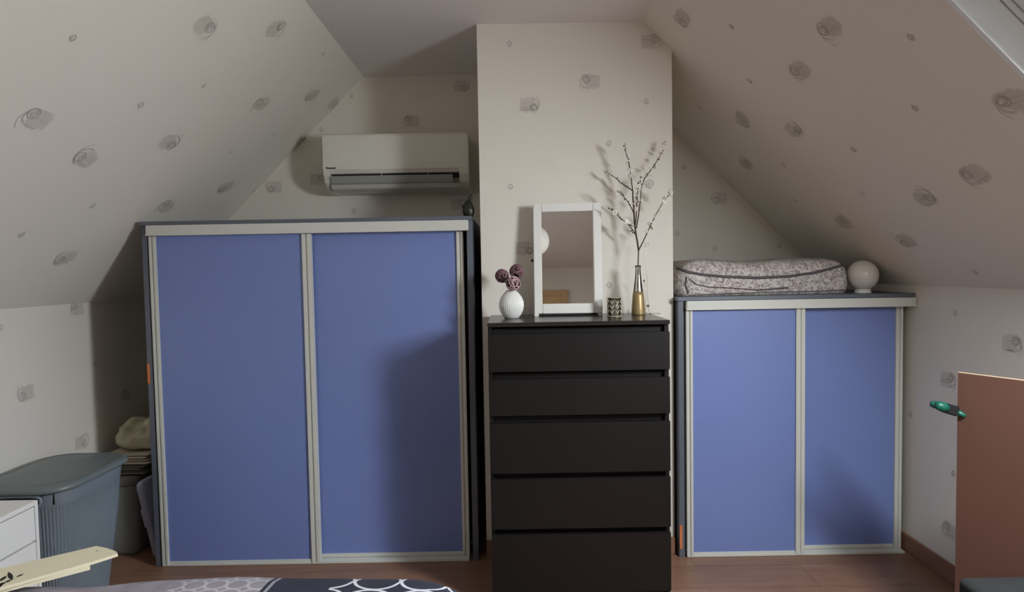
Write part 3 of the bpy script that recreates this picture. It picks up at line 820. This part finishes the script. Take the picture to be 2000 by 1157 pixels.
# ------------------------------------------------------------------ white drawer unit beside the bed
nx0, nx1, ny0, ny1, nz = -1.99, -1.560, 1.60, 1.978, .60
t = thing('drawer_unit', 'small white drawer unit at the left edge, in front of the grey hamper', 'bedside table', ((nx0 + nx1) / 2, (ny0 + ny1) / 2, 0))
MB().box(nx0, nx1 - .016, ny0, ny1, 0, nz - .014, bev=.002).build('body', M['white'], t)
MB().box(nx0, nx1, ny0, ny1, nz - .014, nz, bev=.002).build('top_board', M['white'], t)
MB().box(nx1 - .016, nx1 - .002, ny0, ny0 + .013, 0, nz - .014).build('side_edge', M['white'], t)
MB().box(nx1 - .016, nx1 - .002, ny1 - .013, ny1, 0, nz - .014).build('side_edge', M['white'], t)
for k in range(5):
    zt = nz - .018 - k * .115
    MB().box(nx1 - .0155, nx1 - .001, ny0 + .016, ny1 - .016, zt - .108, zt, bev=.0015).build('drawer', M['white'], t)

# ------------------------------------------------------------------ alcove behind the hamper
t = thing('fabric_crate', 'grey fabric storage bag on the floor behind the hamper, towels on it', 'storage bag', (-1.86, 3.05, 0))
MB().loft(-1.985, -1.80, 2.86, 3.3, .03, [(.006, 0), (0, .02), (-.001, .15), (.001, .30), (.004, .352), (.012, .362), (.06, .366)], per=10,
          fn=lambda p, i, ins: p + Vector((noise.noise(p * 9) * .004, noise.noise(p * 8) * .014, 0))).build('bag_body', M['greybag'], t)
MB().loft(-1.987, -1.798, 2.858, 3.302, .03, [(0, .335), (-.0015, .34), (-.0015, .365), (.004, .372), (.05, .373)], per=8).build('bag_lid', M['toweld'], t)
def towel(z, th, x0, x1, y0, y1, mt, label):
    o = MB()
    prof = []
    n = 4
    # folded stack: layered rounded sheets seen from the fold side
    for k in range(n):
        zz = z + th * k / n; h = th / n * .92
        o.loft(x0 + .004 * (k % 2), x1 - .006 * (k % 3), y0 + .006 * (k % 2), y1, .02, [(.008, zz), (0, zz + h * .3), (0, zz + h * .7), (.008, zz + h), (.06, zz + h)], per=6,
               fn=lambda p, i, ins: p + Vector((0, 0, noise.noise(Vector((p.x * 9, p.y * 9, 1))) * .004)))
    o = o.build('folded_towel', mt); tag(o, label, 'towel'); ground(o, ((x0 + x1) / 2, (y0 + y1) / 2, z)); return o
towel(.378, .042, -1.975, -1.765, 2.885, 3.26, M['toweld'], 'folded grey towel directly on the grey storage bag behind the hamper')
towel(.424, .052, -1.965, -1.745, 2.89, 3.25, M['towel'], 'folded beige towel between the grey towel and the crumpled cream blanket')
mb = MB()
def blf(p, i, ins):
    r_ = lambda q: 1 - 2 * abs(noise.noise(q))
    w_ = r_(Vector((p.x * 7, p.y * 5, p.z * 16))) * .026 + r_(Vector((p.x * 13 + p.z * 9, p.y * 11, p.z * 24))) * .012 - .014
    return p + Vector((w_ * .4, -w_ * 1.1, w_ * 1.0 * (1 if p.z > .51 else 0)))
mb.loft(-1.955, -1.69, 2.93, 3.33, .07, [(.03, .484), (.005, .497), (0, .51), (.002, .525), (.006, .54), (.012, .555), (.02, .572), (.032, .588), (.045, .60), (.06, .608), (.075, .61), (.09, .606), (.10, .60), (.11, .595)], seg=14, per=40, fn=blf)
o = mb.build('blanket', M['blanket']); tag(o, 'crumpled cream blanket on top of the pile behind the grey hamper', 'blanket'); ground(o, (-1.84, 3.12, .484))
# clear plastic lid leaning against the wardrobe side
XT = Matrix.Translation((-1.662, 2.83, .0)) @ Matrix.Rotation(math.radians(-11.5), 4, 'Y')
t = thing('plastic_tub', 'flat translucent plastic tub standing on edge between grey bag and tall wardrobe', 'plastic box', (-1.662, 2.83, 0))
mb = MB(); mb.X = None
def tub(x0, x1, y0, y1, z0_, z1_, r):
    m2 = MB(); n = 10; pts = []
    for (cy_, cz_, st) in ((y1 - r, z0_ + r, -90), (y1 - r, z1_ - r, 0), (y0 + r, z1_ - r, 90), (y0 + r, z0_ + r, 180)):
        for k in range(n + 1):
            q = math.radians(st + 90 * k / n); pts.append((cy_ + r * math.cos(q), cz_ + r * math.sin(q)))
    vs = [XT @ Vector((x, y, z)) for x, s in ((x0, .92), (x0 + .004, 1), (x1 - .004, 1), (x1, .95)) for (y, z) in [((y0 + y1) / 2 + (a_ - (y0 + y1) / 2) * s, (z0_ + z1_) / 2 + (b_ - (z0_ + z1_) / 2) * s) for (a_, b_) in pts]]
    k = len(pts)
    fs = [(j * k + i, j * k + (i + 1) % k, (j + 1) * k + (i + 1) % k, (j + 1) * k + i) for j in range(3) for i in range(k)] + [tuple(range(k - 1, -1, -1)), tuple(range(3 * k, 4 * k))]
    m2.add(vs, fs, 0, True); return m2
tub(-.030, -.002, -.02, .32, .004, .375, .03).build('tub', M['tub'], t)
tub(-.034, -.012, -.024, .325, .16, .25, .01).build('rim_clip', M['tub'], t)

# ------------------------------------------------------------------ bed
t = thing('bed', 'double bed along the bottom edge with grey and navy patterned duvet', 'bed', (-1.04, .8, 0))
MB().box(-1.985, -.16, .16, 1.44, .02, .30, bev=.02).build('bed_base', M['mattress'], t)
def duf(p, i, ins):
    w_ = noise.noise(Vector((p.x * 2.2, p.y * 2.2, 0))) * .012 + noise.noise(Vector((p.x * 6, p.y * 6, 4))) * .005
    return p + Vector((0, w_ * .8, w_ if p.z > .4 else 0))
mb = MB().loft(-2.0, -.075, .1, 1.505, .16, [(.07, .18), (.01, .24), (0, .35), (0, .46), (.008, .525), (.022, .56), (.05, .583), (.09, .596), (.15, .603), (.3, .606), (.5, .607), (.69, .607)], seg=16, per=60, fn=duf)
o = mb.build('duvet', M['duvet'], t)
# duvet print is laid out in bed coordinates; keep the mesh in room coordinates
for v in o.data.vertices: v.co += Vector(t.location)
o.location = -Vector(t.location)

# ------------------------------------------------------------------ cream wooden board lying across the bed corner
zb = .634
corners = [hit(x, y, (0, 0, 1), zb) for (x, y) in ((-4, 1112), (188, 1067), (224, 1074), (230, 1082), (183, 1097), (-4, 1150))]
dr_ = (corners[1] - corners[0]).normalized()
A0 = corners[0] - dr_ * .42; A5 = corners[5] - dr_ * .42
t = thing('wooden_board', 'cream wooden board with printed black leaves lying on the bed at bottom left', 'board', ((A0 + A5) / 2 * 1.0))
outl = [A0, corners[0], corners[1], corners[1] + (corners[2] - corners[1]) * .6, corners[2] + (corners[3] - corners[2]) * .45, corners[3], corners[4], corners[5], A5]
MB().slab(outl, (0, 0, -.007)).build('board', M['cream'], t)
side = (corners[5] - corners[0]).normalized()
low = [corners[0] + side * .01 - dr_ * .4, corners[1] + side * .01 - dr_ * .03, corners[4] - dr_ * .008 + side * .004, corners[5] - dr_ * .4 + side * .004]
MB().slab([p_ - Vector((0, 0, .007)) for p_ in low], (0, 0, -.010)).build('backing_strip', M['cream'], t)
mb = MB()
def leaf(x, y, ang, L, Wd):
    c = hit(x, y, (0, 0, 1), zb + .0006)
    e = hit(x + L * math.cos(ang), y - L * math.sin(ang), (0, 0, 1), zb + .0006)
    sd = Vector((0, 0, 1)).cross(e - c).normalized()
    ps = []
    for i in range(9):
        q = i / 8; ps.append(c + (e - c) * q + sd * Wd * math.sin(PI * q))
    for i in range(7, 0, -1):
        q = i / 8; ps.append(c + (e - c) * q - sd * Wd * math.sin(PI * q))
    mb.add(ps, [tuple(range(len(ps)))])
for spec in ((24, 1134, 2.0, 18, .0045), (32, 1128, .45, 16, .004), (11, 1136, .1, 10, .006), (1, 1136, .8, 15, .005), (-3, 1142, .2, 15, .006), (-4, 1150, 1.0, 12, .005)):
    mb = MB(); leaf(*spec); mb.build('printed_leaf', M['leafink'], t, flip=False)
mb = MB(); mb.ribbon([hit(x, y, (0, 0, 1), zb + .0003) for x, y in ((-3, 1146), (6, 1140), (16, 1135), (26, 1132), (34, 1128))], .0009, (0, 0, 1), .0004)
mb.build('printed_stem', M['leafink'], t, flip=False)
c = hit(189, 1077, (0, 0, 1), zb); MB().lathe(c, [(.0016, 0), (.0016, .0006), (.0004, .0007)], 12).build('pin_hole', M['leafink'], t)

# ------------------------------------------------------------------ brown panel, clamp and black box at the right edge
P1 = aty(1871, 727, 2.0)                 # far top corner
zt = P1.z
P2 = hit(2000, 743, (0, 0, 1), zt)
dirp = (P2 - P1); dirp.z = 0; dirp.normalize()
Lp = (1.775 - P1.x) / dirp.x
npn = Vector((dirp.y, -dirp.x, 0))       # faces the room, towards the camera
if npn.y > 0: npn = -npn
t = thing('hardboard_panel', 'brown hardboard panel with pale top edge leaning by the right wall', 'panel', (P1.x, P1.y, 0))
a = Vector((P1.x, P1.y, 0)); b = a + dirp * Lp
MB().slab([a, b, b + Vector((0, 0, zt - .002)), a + Vector((0, 0, zt - .002))], -npn * .010).build('board', M['panel'], t)
e0, e1 = a + Vector((0, 0, zt - .002)), b + Vector((0, 0, zt - .002))
MB().slab([e0, e1, e1 - npn * .010, e0 - npn * .010], (0, 0, .002)).build('edge_strip', M['paneledge'], t)
# spring clamp gripping the panel's far edge
cc = aty(1868, 806, 1.99); cc = Vector((a.x, a.y, cc.z))
t = thing('clamp', 'small green and black spring clamp gripping the edge of the brown panel', 'clamp', cc)
dv = Vector((-dirp.x * .25 - .75, .15, .26)).normalized()
A = cc
XC = Matrix.Translation(A)
def seg(p, q, r, name, mt, fl=.7):
    ps = [p + (q - p) * i / 8 for i in range(9)]
    rr = [r * (.45 + .55 * math.sin(PI * (.12 + .76 * i / 8))) for i in range(9)]
    return MB().tube(ps, rr, 12).build(name, mt, t)
o1 = A + Vector((-.005, -.012, .004)); o2 = A + Vector((-.078, -.010, .026))
seg(A + Vector((-.040, -.010, .015)), o2, .0165, 'handle', M['green'])
seg(A + Vector((-.036, .012, .014)), A + Vector((-.072, .024, .022)), .013, 'handle', M['green'])
XB = Matrix.Translation(A + Vector((-.024, 0, .008))) @ Matrix.Rotation(math.radians(17), 4, 'Y')
mb = MB(); mb.X = XB; mb.box(-.022, .020, -.018, .018, -.0165, .0165, bev=.004); mb.build('spring_body', M['blackp'], t)
nn = npn
for s, off in ((1, .0015), (-1, -.0115)):
    base = A + nn * off + Vector((0, 0, 0))
    mb = MB()
    q0 = A + Vector((-.010, 0, .004)) + nn * (.006 * s); q1 = A + dirp * .012 + nn * (off + .004 * s) + Vector((0, 0, -.004)); q2 = A + dirp * .026 + nn * (off + .003 * s) + Vector((0, 0, -.009))
    mb.tube([q0, q1, q2], [.010, .009, .006], 10)
    mb.build('jaw', M['green'], t)
cx0, cx1, cy0_, cy1_ = 1.150, 1.50, 1.20, 1.578
t = thing('storage_box', 'black fabric box with lid at the bottom right corner before the brown panel', 'box', ((cx0 + cx1) / 2, (cy0_ + cy1_) / 2, 0))
MB().loft(cx0 + .006, cx1 - .006, cy0_ + .006, cy1_ - .006, .02, [(.008, 0), (0, .01), (0, .45), (.004, .452)], per=6).build('body', M['blackf'], t)
MB().loft(cx0, cx1, cy0_, cy1_, .024, [(.003, .445), (0, .448), (0, .490), (.006, .498), (.03, .501), (.1, .503)], per=6).build('lid', M['blackf'], t)

# ------------------------------------------------------------------ paper pendant lamp above and behind the camera (seen in the mirror)
px_, py__, pz_ = -.17, .10, 2.08
t = thing('pendant_lamp', 'round white paper pendant lamp reflected in the mirror', 'lamp', (px_, py__, CZ))
MB().ell((px_, py__, pz_), .135, 32).build('lamp_shade', M['paper'], t)
MB().tube([(px_, py__, pz_ + .13), (px_, py__, CZ - .01)], .003, 6).build('cord', M['white'], t)
MB().lathe((px_, py__, CZ - .03), [(.02, 0), (.04, .01), (.042, .03), (.004, .03)], 24).build('ceiling_rose', M['white'], t)
